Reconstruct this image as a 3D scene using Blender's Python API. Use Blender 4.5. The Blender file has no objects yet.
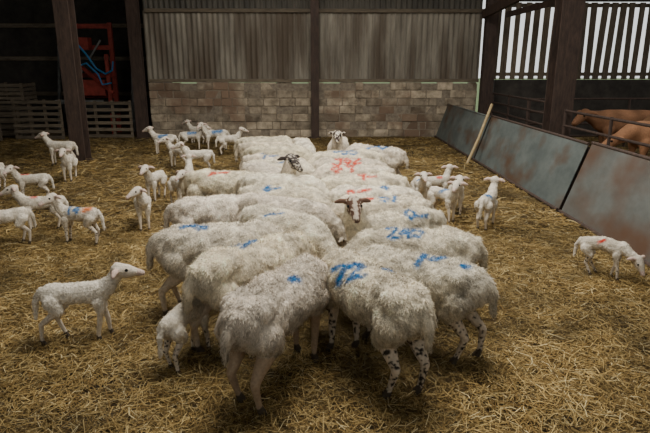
import bpy, math, random
import numpy as np
from mathutils import Vector, Matrix, noise
rng=np.random.default_rng(7); random.seed(7)
scn=bpy.context.scene
# ---------------------------------------------------------------- materials
def newmat(name):
    m=bpy.data.materials.new(name); m.use_nodes=True
    nt=m.node_tree; b=nt.nodes['Principled BSDF']; return m,nt,b
def nmat(name,ca,cb,scale=5,rough=.8,bump=.3,metal=0,stretch=(1,1,1),cc=None,scale2=None,island=0,bdist=.01,cpos=(.5,.62)):
    m,nt,b=newmat(name); N=nt.nodes; L=nt.links
    tc=N.new('ShaderNodeTexCoord'); mp=N.new('ShaderNodeMapping'); mp.inputs['Scale'].default_value=stretch
    L.new(tc.outputs['Object'],mp.inputs[0])
    n1=N.new('ShaderNodeTexNoise'); n1.inputs['Scale'].default_value=scale; n1.inputs['Detail'].default_value=8; n1.inputs['Roughness'].default_value=.65
    L.new(mp.outputs[0],n1.inputs['Vector'])
    r=N.new('ShaderNodeValToRGB'); r.color_ramp.elements[0].position=.33; r.color_ramp.elements[1].position=.67
    r.color_ramp.elements[0].color=(*ca,1); r.color_ramp.elements[1].color=(*cb,1)
    L.new(n1.outputs['Fac'],r.inputs[0]); out=r.outputs[0]
    if cc:
        n2=N.new('ShaderNodeTexNoise'); n2.inputs['Scale'].default_value=scale2 or scale*.3; n2.inputs['Detail'].default_value=8
        L.new(mp.outputs[0],n2.inputs['Vector'])
        r2=N.new('ShaderNodeValToRGB'); r2.color_ramp.elements[0].position=cpos[0]; r2.color_ramp.elements[1].position=cpos[1]
        L.new(n2.outputs['Fac'],r2.inputs[0])
        mx=N.new('ShaderNodeMixRGB'); L.new(r2.outputs[0],mx.inputs[0]); L.new(out,mx.inputs[1]); mx.inputs[2].default_value=(*cc,1); out=mx.outputs[0]
    if island:
        g=N.new('ShaderNodeNewGeometry'); mr=N.new('ShaderNodeMapRange'); mr.inputs['To Min'].default_value=1-island; mr.inputs['To Max'].default_value=1+island
        L.new(g.outputs['Random Per Island'],mr.inputs[0])
        mu=N.new('ShaderNodeVectorMath'); mu.operation='SCALE'; L.new(out,mu.inputs[0]); L.new(mr.outputs[0],mu.inputs['Scale']); out=mu.outputs[0]
    L.new(out,b.inputs['Base Color']); b.inputs['Roughness'].default_value=rough; b.inputs['Metallic'].default_value=metal
    bp=N.new('ShaderNodeBump'); bp.inputs['Strength'].default_value=bump; bp.inputs['Distance'].default_value=bdist
    L.new(n1.outputs['Fac'],bp.inputs['Height']); L.new(bp.outputs[0],b.inputs['Normal'])
    return m
def colmat(name,rough=.9,nscale=70,bump=.5,var=.25,bdist=.01,sheen=0):
    m,nt,b=newmat(name); N=nt.nodes; L=nt.links
    at=N.new('ShaderNodeAttribute'); at.attribute_name='Col'
    tc=N.new('ShaderNodeTexCoord'); n1=N.new('ShaderNodeTexNoise'); n1.inputs['Scale'].default_value=nscale; n1.inputs['Detail'].default_value=4
    L.new(tc.outputs['Object'],n1.inputs['Vector'])
    mr=N.new('ShaderNodeMapRange'); mr.inputs['From Min'].default_value=.3; mr.inputs['From Max'].default_value=.7
    mr.inputs['To Min'].default_value=1-var; mr.inputs['To Max'].default_value=1+var*.6; L.new(n1.outputs['Fac'],mr.inputs[0])
    mu=N.new('ShaderNodeVectorMath'); mu.operation='SCALE'; L.new(at.outputs['Color'],mu.inputs[0]); L.new(mr.outputs[0],mu.inputs['Scale'])
    L.new(mu.outputs[0],b.inputs['Base Color']); b.inputs['Roughness'].default_value=rough
    b.inputs['Specular IOR Level'].default_value=.15
    if bump:
        bp=N.new('ShaderNodeBump'); bp.inputs['Strength'].default_value=bump; bp.inputs['Distance'].default_value=bdist
        L.new(n1.outputs['Fac'],bp.inputs['Height']); L.new(bp.outputs[0],b.inputs['Normal'])
    return m
M={}
M['fleece']=colmat('fleece',.95,55,.7,.18,.015)
M['lambcoat']=colmat('lamb_coat',.95,80,.8,.2,.01)
M['hide']=colmat('cow_hide',.8,25,.2,.15)
M['straw']=colmat('straw_stems',.75,8,0,.1)
M['floor']=nmat('straw_floor',(.06,.038,.015),(.20,.135,.05),22,.95,.8,0,(1,1,1),(.03,.02,.008),1.1,bdist=.03)
M['block']=nmat('concrete_block',(.16,.125,.085),(.52,.43,.31),4,.95,.9,0,(1,1,1),(.20,.135,.09),.9,island=.34,bdist=.04)
M['mortar']=nmat('mortar',(.17,.135,.10),(.32,.27,.20),12,.95,.4)
M['tin']=nmat('corrugated_tin',(.15,.13,.10),(.35,.315,.25),2.4,.7,.1,.0,(2.4,1,.3),(.12,.092,.064),.8,cpos=(.46,.62))
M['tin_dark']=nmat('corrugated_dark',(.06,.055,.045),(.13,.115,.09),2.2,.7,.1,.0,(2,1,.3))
M['post']=nmat('rusty_steel_post',(.035,.022,.016),(.085,.052,.038),7,.75,.3,.1,(3,3,.6))
M['wood']=nmat('old_timber',(.085,.062,.04),(.18,.14,.095),5,.85,.4,0,(6,6,.8),island=.25)
M['woodh']=nmat('old_timber_rail',(.09,.07,.048),(.20,.16,.11),5,.85,.4,0,(.8,6,6),island=.3)
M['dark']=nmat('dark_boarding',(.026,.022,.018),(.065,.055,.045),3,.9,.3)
M['panel']=nmat('painted_steel_sheet',(.075,.092,.088),(.15,.172,.162),2.5,.6,.25,.15,(1,.7,1),(.095,.058,.036),1.9,cpos=(.50,.68))
M['panel_rust']=nmat('rusty_steel_sheet',(.085,.09,.082),(.15,.16,.148),2.5,.6,.25,.15,(1,.7,1),(.105,.056,.032),1.4,cpos=(.42,.64))
M['red']=nmat('red_paint',(.16,.02,.012),(.33,.045,.03),6,.6,.2)
M['blue']=nmat('blue_hose_plastic',(.01,.12,.30),(.02,.18,.38),6,.5,.1)
M['grey']=nmat('galvanised_steel',(.10,.10,.095),(.2,.2,.19),8,.5,.1,.4)
M['rubber']=nmat('black_rubber',(.01,.01,.01),(.025,.025,.025),10,.9,.2)
M['grass']=nmat('grass',(.10,.16,.05),(.2,.26,.1),3,.95,.3)
M['pole']=nmat('pale_pole',(.33,.24,.12),(.5,.38,.2),5,.8,.2,0,(6,6,1))
# ---------------------------------------------------------------- mesh utils
def quadmesh(name,V,F,mat,C=None,smooth=True,link=True):
    V=np.asarray(V,dtype=np.float32); F=np.asarray(F,dtype=np.int32)
    me=bpy.data.meshes.new(name+'_mesh'); me.vertices.add(len(V)); me.vertices.foreach_set('co',V.ravel())
    me.loops.add(F.size); me.loops.foreach_set('vertex_index',F.ravel())
    me.polygons.add(len(F)); me.polygons.foreach_set('loop_start',np.arange(0,F.size,4,dtype=np.int32))
    me.update(calc_edges=True)
    me.polygons.foreach_set('use_smooth',np.full(len(F),smooth))
    if C is not None:
        a=me.color_attributes.new('Col','FLOAT_COLOR','POINT')
        C4=np.ones((len(V),4),dtype=np.float32); C4[:,:3]=C; a.data.foreach_set('color',C4.ravel())
    me.materials.append(mat)
    ob=bpy.data.objects.new(name,me)
    if link: scn.collection.objects.link(ob)
    return ob
def cubesphere(n):
    vs={};V=[];F=[]
    def vid(p):
        k=tuple(round(c*1000) for c in p)
        if k not in vs: vs[k]=len(V); V.append(p)
        return vs[k]
    for ax in range(3):
        for s in (-1,1):
            for i in range(n):
                for j in range(n):
                    q=[]
                    for a,b in ((0,0),(1,0),(1,1),(0,1)):
                        u=math.tan((-1+2*(i+a)/n)*math.pi/4); v=math.tan((-1+2*(j+b)/n)*math.pi/4)
                        p=[0,0,0]; p[ax]=s; p[(ax+1)%3]=u; p[(ax+2)%3]=v; q.append(vid(tuple(p)))
                    F.append(q if s>0 else q[::-1])
    V=np.array(V,float); V/=np.linalg.norm(V,axis=1)[:,None]
    return V,np.array(F)
CS=cubesphere(5); CS3=cubesphere(3)
class B:
    """collects boxes / tubes into one mesh"""
    def __init__(s): s.V=[];s.F=[];s.M=[];s.mats=[]
    def mi(s,m):
        if m not in s.mats: s.mats.append(m)
        return s.mats.index(m)
    def box(s,c,size,mat,rot=(0,0,0)):
        R=Matrix.Rotation(rot[2],3,'Z')@Matrix.Rotation(rot[1],3,'Y')@Matrix.Rotation(rot[0],3,'X')
        o=len(s.V)
        for z in (-.5,.5):
            for x,y in ((-.5,-.5),(.5,-.5),(.5,.5),(-.5,.5)):
                s.V.append(tuple(Vector(c)+R@Vector((x*size[0],y*size[1],z*size[2]))))
        for f in ((3,2,1,0),(4,5,6,7),(0,1,5,4),(1,2,6,5),(2,3,7,6),(3,0,4,7)):
            s.F.append([o+i for i in f]); s.M.append(s.mi(mat))
    def beam(s,p0,p1,w,h,mat):
        p0=Vector(p0);p1=Vector(p1);d=(p1-p0);l=d.length;d.normalize()
        up=Vector((0,0,1)) if abs(d.z)<.9 else Vector((0,1,0))
        a=d.cross(up).normalized(); b=a.cross(d).normalized(); o=len(s.V)
        for t in (p0,p1):
            for x,y in ((-.5,-.5),(.5,-.5),(.5,.5),(-.5,.5)): s.V.append(tuple(t+a*x*w+b*y*h))
        for f in ((3,2,1,0),(4,5,6,7),(0,1,5,4),(1,2,6,5),(2,3,7,6),(3,0,4,7)):
            s.F.append([o+i for i in f]); s.M.append(s.mi(mat))
    def tube(s,pts,r,mat,n=10):
        pts=[Vector(p) for p in pts]; o=len(s.V); k=len(pts)
        for i,p in enumerate(pts):
            d=(pts[min(i+1,k-1)]-pts[max(i-1,0)]).normalized()
            up=Vector((0,0,1)) if abs(d.z)<.9 else Vector((0,1,0))
            a=d.cross(up).normalized(); b=a.cross(d)
            for j in range(n):
                t=2*math.pi*j/n; s.V.append(tuple(p+a*math.cos(t)*r+b*math.sin(t)*r))
        for i in range(k-1):
            for j in range(n):
                s.F.append([o+i*n+j,o+i*n+(j+1)%n,o+(i+1)*n+(j+1)%n,o+(i+1)*n+j]); s.M.append(s.mi(mat))
        for e in (0,k-1):
            s.F.append([o+e*n+j for j in range(n)]); s.M.append(s.mi(mat))
    def done(s,name,bevel=0):
        me=bpy.data.meshes.new(name+'_mesh'); me.from_pydata(s.V,[],s.F)
        for m in s.mats: me.materials.append(m)
        me.polygons.foreach_set('material_index',s.M); me.update()
        ob=bpy.data.objects.new(name,me); scn.collection.objects.link(ob)
        if bevel:
            bv=ob.modifiers.new('bevel','BEVEL'); bv.width=bevel; bv.segments=2; bv.limit_method='ANGLE'
        return ob
# ---------------------------------------------------------------- organic builder
def chain(nodes,label,out):
    nd=[]
    for n in nodes:
        nd.append(list(n[:3])+([n[3]]*3 if len(n)==4 else list(n[3:6])))
    nd=np.array(nd,float)
    for a,b in zip(nd[:-1],nd[1:]):
        L=np.linalg.norm(b[:3]-a[:3]); r=min(a[3:].min(),b[3:].min())
        k=max(1,int(math.ceil(L/(r*.4))))
        for i in range(k+1):
            out.append((a+(b-a)*i/k,label))
def organic(samples,voxel,smooth=4):
    V=[];F=[];o=0
    for s,l in samples:
        V.append(CS[0]*s[3:]+s[:3]); F.append(CS[1]+o); o+=len(CS[0])
    ob=quadmesh('tmp',np.concatenate(V),np.concatenate(F),M['fleece'])
    r=ob.modifiers.new('r','REMESH'); r.mode='VOXEL'; r.voxel_size=voxel
    sm=ob.modifiers.new('s','SMOOTH'); sm.factor=.5; sm.iterations=smooth
    dg=bpy.context.evaluated_depsgraph_get(); ev=ob.evaluated_get(dg); me=ev.to_mesh()
    n=len(me.vertices); co=np.empty(n*3,np.float32); me.vertices.foreach_get('co',co); co=co.reshape(-1,3).astype(float)
    no=np.empty(n*3,np.float32); me.vertices.foreach_get('normal',no); no=no.reshape(-1,3).astype(float)
    li=np.empty(len(me.loops),np.int32); me.loops.foreach_get('vertex_index',li)
    F=li.reshape(-1,4).copy()
    ev.to_mesh_clear(); bpy.data.objects.remove(ob)
    P=np.array([s[0] for s in samples]); lab=np.array([s[1] for s in samples])
    best=np.empty(n,int)
    for i in range(0,n,4000):
        d=np.linalg.norm((co[i:i+4000,None,:]-P[None,:,:3])/P[None,:,3:],axis=2); best[i:i+4000]=d.argmin(1)
    return co,no,F,lab[best]
def nz(co,scale,seed):
    off=Vector((seed*13.1,seed*7.7,seed*3.3))
    return np.array([noise.noise(Vector(p)*scale+off) for p in co])
WOOL,LEG,HEAD,HOOF,UDDER,EAR,NOSE=range(7)
def strands(co,no,F,lab,labels,count,L,w,down,rg,rnd=.25):
    ok=np.isin(lab[F[:,0]],labels)&np.isin(lab[F[:,2]],labels)
    fi=np.where(ok)[0]
    A=np.linalg.norm(np.cross(co[F[fi,1]]-co[F[fi,0]],co[F[fi,2]]-co[F[fi,0]]),axis=1)
    f=rg.choice(fi,count,p=A/A.sum()); u=rg.random((count,1)); v=rg.random((count,1))
    a,b,c,d=[co[F[f,i]] for i in range(4)]
    p=(a*(1-u)+b*u)*(1-v)+(d*(1-u)+c*u)*v; n=no[F[f,0]]
    t=rg.normal(size=(count,3)); t-=n*(t*n).sum(1)[:,None]; t/=np.linalg.norm(t,axis=1)[:,None]
    dn=np.array([-.5,0,-1.])[None]*down; dn=dn-n*(dn*n).sum(1)[:,None]
    d1=n*.6+t*.45+dn*.7; d1/=np.linalg.norm(d1,axis=1)[:,None]
    d2=-n*.02+t*.4+dn*1.0+rg.normal(size=(count,3))*rnd; d2/=np.linalg.norm(d2,axis=1)[:,None]
    l=L*rg.uniform(.6,1.3,(count,1)); ww=np.cross(d1,n+1e-4); ww/=np.linalg.norm(ww,axis=1)[:,None]+1e-9; ww*=w*.5
    p0=p-n*.004; p1=p0+d1*l*.45; p2=p1+d2*l*.6
    S=np.stack([p0-ww,p0+ww,p1-ww,p1+ww,p2-ww*.4,p2+ww*.4],1)
    return f,p,n,S
def sfaces(k,o):
    b=(np.arange(k)*6+o)[:,None]
    return np.concatenate([b+np.array([[0,1,3,2]]),b+np.array([[2,3,5,4]])])
def headparts(P,d,k,S,ears=1,muz=1.0):
    P=Vector(P); d=Vector(d).normalized(); s=Vector((0,0,1)).cross(d)
    s=s.normalized() if s.length>.05 else Vector((0,1,0)); u=d.cross(s).normalized()
    def pt(a,b,c): return tuple(P+d*a*k+s*b*k+u*c*k)
    chain([(*pt(-.02,0,0),.085*k),(*pt(.07,0,-.005),.075*k),(*pt(.16,0,-.01),.052*k*muz)],HEAD,S)
    chain([(*pt(.16,0,-.01),.052*k*muz),(*pt(.225,0,-.018),.041*k*muz)],NOSE,S)
    for q in (-1,1):
        chain([(*pt(-.03,.06*q,.02),.026*k),(*pt(-.05,.13*q,.012),.031*k*ears),(*pt(-.06,.19*q,-.012),.017*k*ears)],EAR,S)
    return [pt(.065,.066*q,.028) for q in (-1,1)],.017*k,(np.array(P),np.array(d),np.array(s))
def make_base(kind,mode='down',yaw=0,hyaw=0,legs=(0,0,0,0),seed=0,bend=0):
    S=[]; rg=np.random.default_rng(100+seed)
    cy,sy=math.cos(yaw),math.sin(yaw); hy=yaw+hyaw; ch,sh=math.cos(hy),math.sin(hy)
    if kind=='ewe':
        chain([(-.47,0,.66,.145,.165,.165),(-.30,0,.655,.2,.20,.20),(0,0,.63,.2,.228,.22),(.25,0,.64,.2,.192,.21),(.40,0,.66,.15,.15,.18)],WOOL,S)
        for q in (-1,1): chain([(-.42,.10*q,.74,.085),(-.30,.09*q,.77,.085)],WOOL,S)
        chain([(.28,0,.80,.06),(.40,0,.79,.06)],WOOL,S)
        Bn=Vector((.44,0,.68))
        if mode=='down':
            P=Bn+Vector((.28*cy,.28*sy,-.28)); mid=Bn.lerp(P,.5)+Vector((0,0,.03)); d=(.55*ch,.55*sh,-.8)
        else:
            P=Bn+Vector((.17*cy,.17*sy,.34)); mid=Bn.lerp(P,.5)+Vector((.02,0,-.01)); d=(.9*ch,.9*sh,-.42)
        chain([(*Bn,.145),(*mid,.112),(*(P-Vector((0,0,.03))),.085)],WOOL,S)
        eyes,er,hd=headparts(P,d,.95,S)
        i=0
        for sx in (-1,1):
            dx=legs[i]; y=.110*sx
            chain([(-.41,y,.57,.125),(-.34,y*1.1,.47,.09)],WOOL,S)
            chain([(-.34,y*1.1,.47,.075),(-.46+dx*.5,y,.34,.047),(-.52+dx*.6,y,.275,.034),(-.475+dx,y,.08,.023)],LEG,S)
            chain([(-.475+dx,y,.08,.026),(-.445+dx,y,.022,.034)],HOOF,S); i+=1
        for sx in (-1,1):
            dx=legs[i]; y=.10*sx
            chain([(.31,y,.56,.11),(.325,y,.47,.065)],WOOL,S)
            chain([(.325,y,.47,.052),(.335+dx*.6,y,.26,.034),(.33+dx,y,.08,.023)],LEG,S)
            chain([(.33+dx,y,.08,.026),(.36+dx,y,.022,.034)],HOOF,S); i+=1
        chain([(-.58,0,.75,.045),(-.645,0,.65,.038),(-.66,0,.49,.028)],WOOL,S)
        chain([(-.29,.03,.44,.072),(-.29,-.03,.43,.072)],UDDER,S)
        vox=.0155; disp=(.024,.010); sc=(6,24); nst=22000; L=.030; w=.0042
    elif kind=='lamb':
        chain([(-.17,0,.35,.08,.066,.072),(-.02,0,.345+bend,.09,.068,.072),(.13,0,.345,.08,.066,.08)],WOOL,S)
        Bn=Vector((.17,0,.37))
        if mode=='down':
            P=Bn+Vector((.15*cy,.15*sy,-.05)); d=(.75*ch,.75*sh,-.7)
        elif mode=='graze':
            P=Bn+Vector((.16*cy,.16*sy,-.10)); d=(.6*ch,.6*sh,-.8)
        elif mode=='level':
            P=Bn+Vector((.11*cy,.11*sy,.12)); d=(1*ch,1*sh,-.15)
        else:
            P=Bn+Vector((.10*cy,.10*sy,.155)); d=(.95*ch,.95*sh,-.28)
        mid=Bn.lerp(P,.5)
        chain([(*Bn,.062),(*mid,.046),(*P,.04)],WOOL,S)
        eyes,er,hd=headparts(P,d,.62,S,1.15,.85)
        i=0
        for sx in (-1,1):
            dx=legs[i]; y=.05*sx
            chain([(-.165,y,.31,.055),(-.125,y*1.1,.25,.037)],WOOL,S)
            chain([(-.125,y*1.1,.25,.03),(-.185+dx*.5,y,.18,.021),(-.208+dx*.6,y,.155,.0175),(-.19+dx,y,.045,.0135)],LEG,S)
            chain([(-.19+dx,y,.045,.014),(-.178+dx,y,.014,.018)],HOOF,S); i+=1
        for sx in (-1,1):
            dx=legs[i]; y=.046*sx
            chain([(.13,y,.29,.04),(.135,y,.22,.026)],WOOL,S)
            chain([(.135,y,.22,.022),(.14+dx*.6,y,.135,.0185),(.135+dx,y,.045,.0135)],LEG,S)
            chain([(.135+dx,y,.045,.014),(.15+dx,y,.014,.018)],HOOF,S); i+=1
        chain([(-.235,0,.385,.022),(-.275,0,.31,.021),(-.285,0,.19,.014)],WOOL,S)
        vox=.0075; disp=(.006,.005); sc=(16,60); nst=5500; L=.016; w=.003
    else: # cow
        chain([(-.75,0,1.0,.2,.24,.25),(-.4,0,.95,.3,.31,.33),(.1,0,.92,.3,.34,.36),(.5,0,.95,.26,.28,.33),(.72,0,.98,.18,.2,.27)],WOOL,S)
        Bn=Vector((.75,0,1.02)); z=.12 if mode=='up' else -.22
        P=Bn+Vector((.42*cy,.42*sy,z)); d=(.85*ch,.85*sh,-.5)
        chain([(*Bn,.23),(*Bn.lerp(P,.5),.17),(*P,.13)],WOOL,S)
        eyes,er,hd=headparts(P,d,1.75,S,1.0,1.15)
        for sx in (-1,1):
            y=.19*sx
            chain([(-.68,y,.85,.2),(-.58,y*1.1,.66,.13)],WOOL,S)
            chain([(-.58,y*1.1,.66,.11),(-.80,y,.46,.06),(-.76,y,.12,.045),(-.72,y,.04,.06)],LEG,S)
            chain([(.5,y,.75,.15),(.52,y,.5,.075),(.5,y,.12,.045),(.54,y,.04,.06)],LEG,S)
        chain([(-.93,0,1.08,.04),(-1.0,0,.8,.03),(-1.0,0,.45,.035)],WOOL,S)
        vox=.028; disp=(.01,.0); sc=(3,9); nst=0; L=.01; w=.002
    co,no,F,lab=organic(S,vox,3 if kind!='ewe' else 4)
    n1=nz(co,sc[0],seed); n2=nz(co,sc[1],seed+3); n3=nz(co,sc[1]*1.6,seed+9)
    wm=(lab==WOOL).astype(float)
    co=co+no*((n1*disp[0]+n2*disp[1])*wm)[:,None]
    b=dict(co=co,no=no,F=F,lab=lab,n1=n1,n2=n2,n3=n3,eyes=eyes,er=er,kind=kind,k=nst,hd=hd)
    if nst:
        b['S']=strands(co,no,F,lab,[WOOL],nst,L,w,1.0 if kind=='ewe' else .6,rg)
    return b
DIG={'1':[[(.5,0),(.5,1.6)]],'2':[[(0,1.3),(.3,1.6),(.8,1.6),(1,1.2),(0,0),(1,0)]],'3':[[(0,1.6),(1,1.6),(.5,.9),(1,.5),(.6,0),(0,.1)]],
'4':[[(.8,0),(.8,1.6),(0,.5),(1.1,.5)]],'5':[[(1,1.6),(.1,1.6),(0,.9),(.7,.9),(1,.5),(.6,0),(0,.1)]],'6':[[(.9,1.5),(.3,1.2),(0,.4),(.5,0),(1,.4),(.6,.85),(.1,.6)]],
'7':[[(0,1.6),(1,1.6),(.4,0)]],'8':[[(.5,.85),(.05,1.25),(.5,1.6),(.95,1.25),(.5,.85),(0,.4),(.5,0),(1,.4),(.5,.85)]],
'9':[[(1,1),(.5,.75),(.1,1.2),(.5,1.6),(1,1.2),(.8,0)]],'0':[[(.5,0),(0,.5),(0,1.1),(.5,1.6),(1,1.1),(1,.5),(.5,0)]],
'-':[[(0,.5),(1.1,.7)]],'o':[[(.2,.3),(.5,.5),(.8,.4)],[(.3,.6),(.7,.6)]],'/':[[(0,0),(1,1.3)]]}
BLUE=(.0,.15,.40); RED=(.66,.045,.02); ORG=(.80,.20,.03)
def paint(P,Nn,head,marks,ctrz,rgn):
    n=len(P); A=np.zeros(n); C=np.zeros((n,3))
    c,s=math.cos(head),math.sin(head)
    wx=P[:,0]*c-P[:,1]*s; wy=P[:,0]*s+P[:,1]*c; wz=P[:,2]-ctrz
    nx=Nn[:,0]*s+Nn[:,1]*c
    a=math.radians(40); u=wx+rgn*.012; v=wy*math.sin(a)+wz*math.cos(a)
    face=(-nx*math.cos(a)+Nn[:,2]*math.sin(a))
    for txt,col,cu,cv,sz,wd in marks:
        wd=wd*1.15
        tw=len(txt)*1.35*sz-.35*sz; x0=cu-tw/2
        for i,ch in enumerate(txt):
            for pl in DIG[ch]:
                for (ax,ay),(bx,by) in zip(pl[:-1],pl[1:]):
                    q0=np.array([x0+i*1.35*sz+ax*sz,cv+(ay-.8)*sz]); q1=np.array([x0+i*1.35*sz+bx*sz,cv+(by-.8)*sz])
                    d=q1-q0; t=np.clip(((u-q0[0])*d[0]+(v-q0[1])*d[1])/(d@d+1e-9),0,1)
                    dist=np.hypot(u-q0[0]-t*d[0],v-q0[1]-t*d[1])
                    al=np.clip((wd*1.5-dist)/(wd*.9),0,1)*(face>.05)*.95
                    al*=np.clip(.85+rgn*1.0,0,1)
                    up=al>A; A=np.where(up,al,A); C[up]=col
    return A,C
def animal(name,b,x,y,hdeg,scale=1.0,marks=(),face='white',tint=(1,1,1),legs='white',seed=0,z=0.0,hide=(.25,.1,.04)):
    rg=np.random.default_rng(seed+500); h=math.radians(hdeg)
    co,lab,n1,n2,n3=b['co'],b['lab'],b['n1'],b['n2'],b['n3']; n=len(co); kind=b['kind']
    C=np.zeros((n,3)); tint=np.array(tint)
    if kind=='ewe':
        C[:]=np.array([.82,.735,.575])*tint
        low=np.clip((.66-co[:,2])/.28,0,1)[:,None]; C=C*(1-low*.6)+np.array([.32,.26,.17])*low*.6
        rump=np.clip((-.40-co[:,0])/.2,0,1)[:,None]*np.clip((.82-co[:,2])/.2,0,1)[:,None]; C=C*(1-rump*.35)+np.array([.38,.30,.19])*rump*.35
        dirt=np.clip((n1*np.sin(seed*2.3+co[:,0]*6)-.02)*3,0,.45)[:,None]; C=C*(1-dirt)+np.array([.42,.37,.29])*dirt
        C*=(1+n1*.2+n2*.45)[:,None]
    elif kind=='lamb':
        C[:]=np.array([.78,.71,.59])*tint; C*=(1+n1*.18+n2*.22)[:,None]
        dirt=np.clip(n1*np.sin(seed*1.7+3)*3,0,.35)[:,None]; C=C*(1-dirt)+np.array([.5,.42,.30])*dirt
    else:
        C[:]=np.array(hide); C*=(1+n1*.5)[:,None]
    m=lab==LEG
    if kind=='ewe': C[m]=np.array([.60,.50,.38])*(1+n2[m]*.2)[:,None]
    if kind=='lamb': C[m]=np.array([.68,.59,.47])
    if legs=='spot':
        k=m&(n3>.22); C[k]=(.04,.033,.028)
    elif legs=='dirty' : C[m]=np.array([.40,.29,.19])
    elif legs=='lspot': k=m&(n2>.28); C[k]=(.06,.05,.04)
    hm=np.isin(lab,[HEAD,NOSE]); em=lab==EAR
    if kind!='cow':
        if face=='white': C[hm]=(.68,.60,.49); C[em]=(.64,.48,.40)
        elif face=='brown':
            P,d,s=b['hd']; off=np.abs((co-P)@s)
            C[hm]=(.11,.06,.04); C[em]=(.17,.10,.07)
            k=hm&((off<.020)|(n3>.16)); C[k]=(.52,.44,.35)
            k=hm&(off<.03)&(lab==NOSE)&((co-P)@d>.24); C[k]=(.10,.06,.05)
        elif face=='dark':
            C[hm]=(.06,.05,.045); C[em]=(.05,.04,.035); k=hm&(n3>.1); C[k]=(.45,.4,.33)
        elif face=='mottle':
            C[hm]=(.66,.58,.47); k=(hm|em)&(n2>.02); C[k]=(.05,.035,.03)
        k=lab==NOSE
        if face=='white': C[k]=(.60,.46,.39)
    C[lab==HOOF]=(.09,.07,.05); C[lab==UDDER]=(.60,.36,.27)
    cz=.635 if kind=='ewe' else (.34 if kind=='lamb' else 1)
    if marks:
        A,PC=paint(co,b['no'],h,marks,cz,n3); A*=(lab==WOOL); C=C*(1-A[:,None])+PC*A[:,None]
    V=[co];F=[b['F']];CC=[C];o=n
    if b['k']:
        f,p,nn,S=b['S']; k=b['k'] if (kind=='lamb' or y<5) else b['k']//2
        f,p,nn,S=f[:k],p[:k],nn[:k],S[:k]; base=C[b['F'][f,0]]
        if marks:
            r0=n3[b['F'][f,0]]; A,PC=paint(p,nn,h,marks,cz,r0); A=A[:,None]
            base=np.where(A>.02,base*(1-A)+PC*A,base)
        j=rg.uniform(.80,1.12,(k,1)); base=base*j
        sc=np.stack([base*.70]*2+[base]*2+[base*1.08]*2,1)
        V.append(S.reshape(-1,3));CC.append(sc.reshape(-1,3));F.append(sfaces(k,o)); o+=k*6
    for e in b['eyes']:
        V.append(CS3[0]*b['er']+np.array(e)); F.append(CS3[1]+o); o+=len(CS3[0]); CC.append(np.full((len(CS3[0]),3),.008))
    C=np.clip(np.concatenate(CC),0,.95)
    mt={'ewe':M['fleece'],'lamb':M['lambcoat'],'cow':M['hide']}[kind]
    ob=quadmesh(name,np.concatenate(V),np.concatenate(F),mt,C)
    ob.location=(x,y,z); ob.rotation_euler=(0,0,h); ob.scale=(scale,)*3
    return ob
# ---------------------------------------------------------------- floor & straw
nx,ny=150,150
gx=np.linspace(-14,14,nx); gy=np.linspace(-3,20,ny); X,Y=np.meshgrid(gx,gy)
Z=np.array([noise.noise(Vector((a*1.3,b*1.3,0)))*.012 for a,b in zip(X.ravel(),Y.ravel())])-.012
V=np.stack([X.ravel(),Y.ravel(),Z],1); i=np.arange(ny-1)[:,None]*nx+np.arange(nx-1)[None]; i=i.ravel()
FLOOR=quadmesh('floor',V,np.stack([i,i+1,i+nx+1,i+nx],1),M['floor'])
def strawset(name,n,x0,x1,y0,y1,pw,Lr,w,zr):
    t=rng.random(n)**pw; y=y0+(y1-y0)*t; x=rng.uniform(x0,x1,n)
    a=rng.uniform(0,math.pi,n); L=rng.uniform(*Lr,n); d=np.stack([np.cos(a),np.sin(a),rng.normal(0,.16,n)],1)
    c=np.stack([x,y,rng.random(n)**1.5*zr+.004],1)
    wv=np.stack([-np.sin(a),np.cos(a),rng.normal(0,.4,n)],1)*(w*rng.uniform(.6,1.3,n)/2)[:,None]
    bd=np.stack([rng.normal(0,.02,n),rng.normal(0,.02,n),rng.uniform(0,.015,n)],1)
    p0=c-d*L[:,None]/2; p2=c+d*L[:,None]/2; p1=c+bd
    p0[:,2]=np.maximum(p0[:,2],-.005);p2[:,2]=np.maximum(p2[:,2],-.005)
    S=np.stack([p0-wv,p0+wv,p1-wv,p1+wv,p2-wv,p2+wv],1)
    big=np.array([noise.noise(Vector((q*.9,r*.9,3)))*.8+noise.noise(Vector((q*3.5,r*3.5,7)))*.6 for q,r in zip(x,y)])+.5
    pal=np.array([[.40,.275,.10],[.53,.39,.165],[.26,.165,.055],[.66,.54,.29],[.11,.068,.024]])
    idx=rng.choice(5,n,p=[.32,.21,.25,.06,.16]); col=pal[idx]*rng.uniform(.7,1.1,(n,1))*np.clip(.40+.85*big,.28,1.2)[:,None]
    C=np.repeat(col[:,None,:],6,1)
    o=quadmesh(name,S.reshape(-1,3),sfaces(n,0),M['straw'],C.reshape(-1,3),smooth=False); o.parent=FLOOR
    return o
strawset('straw_bedding',130000,-4.2,3.38,1.3,6.5,1.0,(.035,.16),.0042,.03)
strawset('straw_bedding',80000,-9,3.35,6.5,15.7,1.25,(.06,.22),.007,.03)
strawset('straw_bedding',9000,3.8,10,7,15.7,1.0,(.1,.3),.010,.03)
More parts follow.
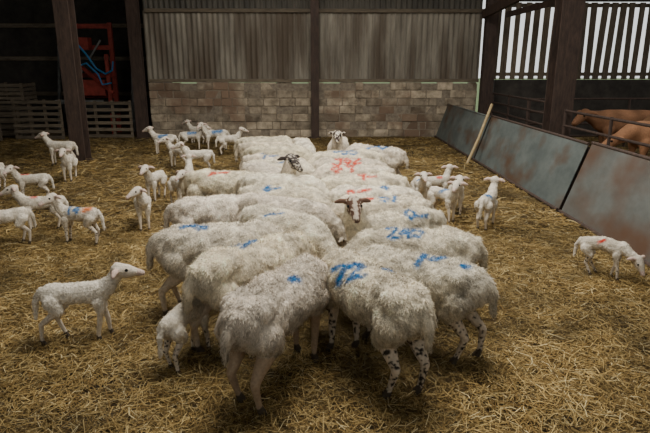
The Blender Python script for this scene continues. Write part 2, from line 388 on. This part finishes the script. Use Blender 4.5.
# ---------------------------------------------------------------- barn shell
YW=15.85
b=B(); rows=7; bh=.219
for r in range(rows):
    xx=-4.70+(-.22 if r%2 else 0)
    while xx<4.50:
        w=random.choice([.44,.44,.3,.22]) if random.random()<.35 else .44; x0=max(xx,-4.70); x1=min(xx+w,4.53)
        if x1-x0>.05 and not (r==rows-1 and random.random()<.2):
            b.box(((x0+x1)/2,YW+.1+random.uniform(-.03,.02),bh*(r+.5)+random.uniform(-.006,.006)),(x1-x0-.012,.2,bh-.012),M['block'],(random.uniform(-.02,.02),random.uniform(-.012,.012),random.uniform(-.03,.03)))
        xx+=w+.005
b.box((-.08,YW+.105,rows*bh/2-.02),(9.2,.19,rows*bh-.03),M['mortar'])
b.done('wall_back',.015)
def corr(name,x0,x1,y,z0,z1,mat,per=.145,amp=.022,rows=1):
    n=int((x1-x0)/per*8); xs=np.linspace(x0,x1,n); ys=y+amp*np.sin(xs/per*2*math.pi)
    zs=np.linspace(z0,z1,rows+1); V=[]
    for z in zs: V.append(np.stack([xs,ys,np.full(n,z)],1))
    V=np.concatenate(V); F=[]
    for r in range(rows):
        i=np.arange(n-1)+r*n; F.append(np.stack([i,i+1,i+n+1,i+n],1))
    return quadmesh(name,V,np.concatenate(F),mat)
corr('corrugated_cladding',-4.72,4.55,YW+.05,1.54,3.42,M['tin'])
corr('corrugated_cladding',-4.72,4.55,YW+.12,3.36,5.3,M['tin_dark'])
b=B()
b.box((-.05,YW-.0,3.42),(9.2,.08,.10),M['woodh']); b.box((-.05,YW+.02,1.58),(9.2,.06,.09),M['woodh'])
b.box((-.05,YW-.0,4.6),(9.2,.1,.14),M['woodh']); b.done('trim_rail',.006)
def ibeam(name,x,y,h,w,d,ang=0):
    b=B(); t=.025
    b.box((x,y-d/2,h/2),(w,t,h),M['post']); b.box((x,y+d/2,h/2),(w,t,h),M['post']); b.box((x,y,h/2),(t,d,h),M['post'])
    b.box((x,y,.01),(w+.12,d+.12,.03),M['post'])
    for sx in (-1,1): b.tube([(x+sx*(w/2+.03),y-d/2-.03,.02),(x+sx*(w/2+.03),y-d/2-.03,.06)],.012,M['post'],6)
    return b.done(name,.003)
ibeam('steel_post',-4.9,YW-.19,5.2,.3,.2); ibeam('steel_post',-.05,YW-.19,5.2,.22,.2); ibeam('steel_post',4.72,YW-.19,5.2,.32,.2)
ibeam('steel_post',-5.1,11.9,5.2,.30,.3); ibeam('steel_post',4.78,11.0,5.2,.42,.35)
b=B()
b.beam((4.45,YW-.35,3.3),(4.45,6,3.9),.1,.22,M['post']); b.beam((-4.8,YW-.35,4.3),(-4.8,6,4.5),.1,.22,M['post'])
b.beam((5.1,YW-.3,3.3),(7.5,9,3.9),.07,.14,M['post'])
b.beam((-5.1,12.15,4.5),(4.78,11.4,4.5),.15,.3,M['post']); b.done('roof_beam')
b=B()
b.box((9.1,YW+.1,.8),(8.2,.2,1.6),M['dark']); b.done('wall_back_right')
b=B(); x=5.0
while x<13.0:
    b.box((x,YW+.1+random.uniform(-.01,.01),2.63),(.16+random.uniform(-.02,.02),.022,2.04),M['wood'],(0,random.uniform(-.03,.03),0)); x+=.265+random.uniform(-.02,.02)
for z in (1.75,3.58): b.box((9.1,YW+.16,z),(8.2,.06,.1),M['woodh'])
b.done('slatted_boarding')
b=B(); b.box((9.1,YW+.1,4.5),(8.2,.1,1.66),M['dark']); b.done('wall_gable')
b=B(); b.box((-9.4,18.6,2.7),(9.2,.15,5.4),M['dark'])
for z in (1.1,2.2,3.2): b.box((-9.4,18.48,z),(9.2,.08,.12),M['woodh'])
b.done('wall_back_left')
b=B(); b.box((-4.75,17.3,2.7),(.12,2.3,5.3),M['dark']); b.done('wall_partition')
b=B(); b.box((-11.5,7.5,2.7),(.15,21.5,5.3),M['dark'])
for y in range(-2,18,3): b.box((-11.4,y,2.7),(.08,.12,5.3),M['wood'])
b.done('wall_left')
b=B(); b.box((13.35,6.4,.8),(.15,18.5,1.6),M['dark']); b.box((13.35,6.4,4.4),(.15,18.5,1.9),M['dark']); b.done('wall_right')
b=B(); b.box((1,-3.1,1.4),(24.4,.15,2.8),M['dark']); b.done('front_light_blocker')  # unseen wall added behind the camera to block light from the open front
b=B(); b.box((1,8,5.5),(25,22.4,.06),M['tin_dark'])
for y in (-1,2,5,8,11,14,17): b.box((1,y,5.42),(25,.1,.12),M['wood'])
b.done('ceiling')
b=B(); b.box((0,60,-.3),(200,80,.1),M['grass']); b.done('ground')
def hurdle(x0,x1,y,h,n,lean=0):
    b=B()
    for i in range(n):
        z=.08+(h-.1)*i/(n-1); b.box(((x0+x1)/2,y+lean*z,z),(x1-x0,.025,.085),M['woodh'],(0,random.uniform(-.01,.01),0))
    for k in range(4):
        x=x0+.05+(x1-x0-.1)*k/3; b.box((x,y+.035+lean*h/2,h/2+.02),(.07,.045,h+.06),M['wood'])
    return b.done('wooden_hurdle',.004)
hurdle(-8.3,-6.95,15.3,1.05,7); hurdle(-6.7,-5.15,15.6,1.0,6); hurdle(-10.4,-8.5,15.0,1.2,5)
# stacked crates in the dark bay
b=B()
for (x,y,z,w,h) in ((-9.2,16.6,0,1.2,.9),(-8.9,16.7,.9,.9,.6),(-10.6,16.4,0,1.1,1.3)):
    for k in range(5): b.box((x,y-.4,z+h*(k+.5)/5),(w,.03,h/5-.04),M['woodh'])
    for sx in (-1,1):
        b.box((x+sx*(w/2-.04),y-.36,z+h/2),(.07,.05,h),M['wood']); b.box((x+sx*(w/2-.04),y+.36,z+h/2),(.07,.05,h),M['wood'])
        for k in range(5): b.box((x+sx*(w/2),y,z+h*(k+.5)/5),(.03,.75,h/5-.04),M['woodh'])
b.done('wooden_crates')
# red machine
b=B()
for x in (-7.35,-6.1): 
    b.box((x,17.2,1.6),(.12,.12,3.2),M['red']); b.box((x,16.7,1.15),(.1,.1,2.3),M['red'])
for z in (1.1,1.7,2.5,3.1): b.box((-6.72,17.2,z),(1.3,.1,.13),M['red'])
b.box((-6.75,16.95,1.35),(1.0,.45,.45),M['red']); b.box((-6.9,16.9,2.0),(.7,.25,.3),M['rubber']); b.box((-6.9,17.0,2.6),(.5,.3,.35),M['red'])
b.beam((-7.4,16.8,2.4),(-6.0,16.7,1.2),.08,.1,M['red']); b.beam((-7.3,16.7,1.2),(-6.3,16.9,2.7),.05,.05,M['grey'])
b.box((-7.0,16.65,.95),(1.4,.1,.12),M['grey']); b.box((-6.72,17.0,.78),(1.5,.8,.3),M['rubber'])
b.tube([(-7.2,16.6,2.9),(-6.95,16.5,2.75),(-6.6,16.5,2.3),(-6.35,16.5,1.9),(-6.1,16.5,1.75),(-5.9,16.5,1.85),(-5.85,16.5,2.1)],.03,M['blue'],8)
b.tube([(-6.9,16.5,1.95),(-6.6,16.45,2.05),(-6.3,16.45,1.75),(-6.2,16.45,1.45),(-5.95,16.5,1.5)],.028,M['blue'],8)
b.beam((-8.0,17.3,0),(-7.6,17.4,3.6),.08,.08,M['grey']); b.beam((-5.7,17.3,0),(-5.5,17.4,3.0),.12,.06,M['grey'])
b.done('farm_implement',.01)
# steel barrier
ys=[(YW-.05,11.85),(11.8,7.45),(7.4,2.6)]
for k,(ya,yb) in enumerate(ys):
    b=B(); mt=M['panel'] if k<2 else M['panel_rust']; h=.98+.03*k; ang=math.atan(.3/.9); L=ya-yb-.04
    cx=3.4+math.sin(ang)*h/2; cz=math.cos(ang)*h/2
    b.box((cx,(ya+yb)/2,cz),(.012,L,h),mt,(0,ang,0))
    tx,tz=3.4+math.sin(ang)*h,math.cos(ang)*h
    b.tube([(tx,ya-.02,tz),(tx,yb+.02,tz)],.022,M['post'] if k else mt,8)
    b.tube([(3.39,ya-.02,.03),(3.39,yb+.02,.03)],.025,M['post'],8)
    for y in np.linspace(ya-.1,yb+.1,4):
        b.beam((3.47,y,0),(tx+.05,y,tz-.05),.05,.05,M['post']); b.beam((tx+.45,y,.0),(tx+.06,y,tz-.1),.04,.04,M['post'])
    b.done('steel_sheet_barrier',.003)
b=B(); b.tube([(3.12,11.3,.0),(3.40,11.5,.55),(3.70,11.78,1.2)],.03,M['pole'],8); b.done('wooden_pole')
def gate(p0,p1,n,h):
    b=B(); p0=Vector(p0);p1=Vector(p1)
    for i in range(n): z=.3+(h-.3)*i/(n-1); b.tube([p0+Vector((0,0,z)),p1+Vector((0,0,z))],.024,M['post'],8)
    for t in (0,.33,.66,1): q=p0.lerp(p1,t); b.tube([q,q+Vector((0,0,h+.03))],.028,M['post'],8)
    b.done('metal_gate')
gate((4.85,15.4,0),(4.8,11.3,0),5,1.25); gate((4.8,10.7,0),(4.85,5.6,0),4,1.15); gate((5.2,13.6,0),(12.8,13.9,0),4,1.2)
# ---------------------------------------------------------------- ewes
Eb=[make_base('ewe','down',0,0,(0,0.07,-.03,.04),1),make_base('ewe','down',.35,0,(.06,-.05,.05,-.02),2),make_base('ewe','down',-.3,.1,(-.07,.05,0,.06),3)]
Eup=make_base('ewe','up',.6,.6,(0,0,0,0),4); Eup2=make_base('ewe','up',0,0.1,(0,.03,0,0),5)
K=.88
ew=[ # x,y,heading,base,marks,face,legs
(-.23,3.22,62,Eb[0],[('o',BLUE,.10,.14,.08,.020)],'mottle','dirty'),
(-.45,3.80,46,Eb[1],[('o/',BLUE,-.10,.15,.08,.020)],'mottle','white'),
(-.78,4.30,10,Eb[2],[('-o',BLUE,-.22,.14,.10,.022)],'white','white'),
(-.30,4.78,-42,Eb[0],[('--',BLUE,-.10,.15,.08,.014)],'white','white'),
(-.34,5.28,-25,Eb[1],[],'mottle','white'),
(-.96,5.42,14,Eb[2],[],'white','white'),
(-.36,5.80,-20,Eb[0],[('6-',BLUE,-.14,.16,.08,.016)],'white','white'),
(-.40,6.32,-18,Eb[2],[],'mottle','white'),
(-1.12,6.70,-12,Eb[1],[('o-',RED,-.1,.14,.11,.020)],'mottle','white'),
(-.62,6.88,-55,Eup2,[],'dark','white'),
(-.52,7.50,-15,Eb[0],[('-',BLUE,.1,.13,.16,.018)],'white','white'),
(-.62,8.08,-18,Eb[1],[('7-',BLUE,-.1,.16,.12,.02)],'white','white'),
(-.60,8.66,-12,Eb[2],[],'white','white'),
(-.80,9.27,-8,Eb[1],[],'white','white'),
(-.90,9.9,-5,Eb[0],[],'white','white'),
(-.22,9.5,-80,Eb[1],[],'white','white'),
(.34,3.33,120,Eb[0],[('72',BLUE,-.16,.13,.085,.019),('o',BLUE,.12,.16,.08,.02)],'mottle','spot'),
(.70,3.64,146,Eb[2],[('/-',BLUE,.08,.12,.09,.020),('o',BLUE,.33,.02,.08,.02)],'mottle','spot'),
(.78,4.22,172,Eb[1],[('245',BLUE,-.10,.14,.085,.015)],'mottle','white'),
(.71,4.78,207,Eup,[('0-',BLUE,.20,.14,.09,.016)],'brown','white'),
(.62,5.34,180,Eb[0],[('57',BLUE,.1,.13,.08,.015),('-',RED,-.15,.13,.1,.018)],'white','white'),
(.60,5.88,176,Eb[2],[('o-',RED,-.2,.1,.12,.02),('4',BLUE,.15,.15,.08,.015)],'mottle','white'),
(.53,6.42,184,Eb[1],[('9-',RED,.05,.13,.10,.018)],'white','white'),
(.45,7.0,180,Eb[0],[('89',RED,-.14,.12,.13,.020)],'white','white'),
(.42,7.6,176,Eb[2],[('962',RED,0,.12,.11,.018)],'mottle','white'),
(.42,8.2,184,Eb[1],[('-55',BLUE,0,.14,.10,.018)],'white','white'),
(.92,8.85,150,Eb[0],[('-0',BLUE,.05,.13,.15,.026)],'white','white'),
(.38,9.7,-95,Eup2,[],'mottle','white'),
]
for i,(x,y,h,bs,mk,fc,lg) in enumerate(ew):
    v=random.uniform(.84,1.05); animal('ewe',bs,x,y,h,K*random.uniform(.96,1.03),mk,fc,(v,v*random.uniform(.97,1.01),v*random.uniform(.92,1.03)),lg,i)
# ---------------------------------------------------------------- lambs
Lb=[make_base('lamb','up',0,0,(0,.03,0,0),11),make_base('lamb','up',.5,.6,(.03,-.02,.02,0),12),make_base('lamb','level',0,.1,(-.06,.06,-.03,.03),13),make_base('lamb','down',.3,.3,(.0,.05,.03,-.03),14,.03),make_base('lamb','up',-.5,-.5,(0,0,.03,0),15),make_base('lamb','graze',-.2,-.3,(.09,.12,.03,-.05),16,.035)]
lm=[(-1.76,3.78,9,1.1,2,[]),
(-2.73,6.1,170,1.05,1,[('14',BLUE,-.04,.03,.055,.013),('-',ORG,.12,.03,.05,.026)]),
(-3.52,6.0,215,1.05,1,[]),(-3.42,6.65,200,1.05,0,[('o',RED,-.05,.06,.06,.016)]),
(-4.3,8.2,195,1.0,1,[('-',RED,-.08,.06,.06,.02)]),(-5.25,11.3,178,1.2,0,[]),(-4.4,9.7,-80,1.1,0,[]),(-5.25,8.8,-100,1.1,0,[]),
(-2.18,6.7,-72,1.05,4,[]),(-2.45,8.2,-100,1.05,0,[]),(-1.98,7.75,-55,1.05,4,[('1',BLUE,.04,.02,.05,.013)]),(-2.1,8.9,100,1.0,0,[]),
(-2.75,10.9,150,1.1,1,[('-',ORG,.08,0.04,.06,.02)]),(-2.25,10.3,200,1.1,0,[]),(-3.5,12.6,175,1.15,0,[('-',BLUE,0,.04,.12,.03)]),(-3.0,13.3,10,1.1,0,[('-',BLUE,0,.04,.12,.03)]),
(-3.1,14.4,160,1.1,0,[]),(-2.45,13.3,185,1.2,1,[('-',BLUE,.05,.04,.14,.03)]),(-2.0,12.6,20,1.1,0,[]),
(-.90,3.46,66,1.0,3,[]),
(1.48,7.75,-90,1.0,0,[('-',BLUE,0,.05,.05,.02)]),(1.66,7.0,-60,1.05,4,[('-',BLUE,.0,.05,.07,.022)]),(1.92,7.35,-100,1.05,0,[('-',RED,.02,.05,.04,.02)]),(1.75,7.95,20,1.0,1,[('-',RED,.05,.05,.05,.02)]),
(2.14,6.68,58,1.08,0,[('o',BLUE,-.02,.03,.09,.02)]),
(2.76,4.98,-40,.92,5,[('-',RED,-.05,.05,.04,.013)])]
for i,(x,y,h,s,k,mk) in enumerate(lm):
    animal('lamb',Lb[k],x,y,h,s,mk,'white',(1,1,1),'lspot' if i%3==1 else 'white',50+i)
# ---------------------------------------------------------------- cattle
Cb=make_base('cow','up',.2,.3,seed=21); Cd=make_base('cow','down',-.2,0,seed=22)
animal('cow',Cb,6.9,12.3,175,.82,hide=(.26,.13,.07),seed=90); animal('cow',Cd,6.6,10.6,190,.76,hide=(.38,.19,.10),seed=91)
animal('cow',Cb,8.2,11.4,150,.85,hide=(.20,.11,.06),seed=92)
# ---------------------------------------------------------------- light, world, camera
w=bpy.data.worlds.new('sky'); scn.world=w; w.use_nodes=True
w.node_tree.nodes['Background'].inputs[0].default_value=(.95,.98,.97,1); w.node_tree.nodes['Background'].inputs[1].default_value=1.2
def area(loc,rot,sx,sy,e,col=(1,.96,.89)):
    l=bpy.data.lights.new('overhead_fill','AREA'); l.shape='RECTANGLE'; l.size=sx; l.size_y=sy; l.energy=e; l.color=col
    o=bpy.data.objects.new('overhead_fill',l); o.location=loc; o.rotation_euler=rot; scn.collection.objects.link(o)
area((0.4,5.4,5.35),(0,0,0),2.4,4.5,490); area((-.3,10.6,5.3),(0,0,0),5,2,340); area((8.0,9.5,5.3),(0,0,0),2,3,90)  # unseen fill lamps added under the ceiling for soft top light
cd=bpy.data.cameras.new('camera'); cd.lens=550/650*36; cd.sensor_width=36
co=bpy.data.objects.new('camera',cd); co.location=(0,0,2.0); co.rotation_euler=(math.radians(90-15.4),0,math.radians(-.83)); scn.collection.objects.link(co); scn.camera=co
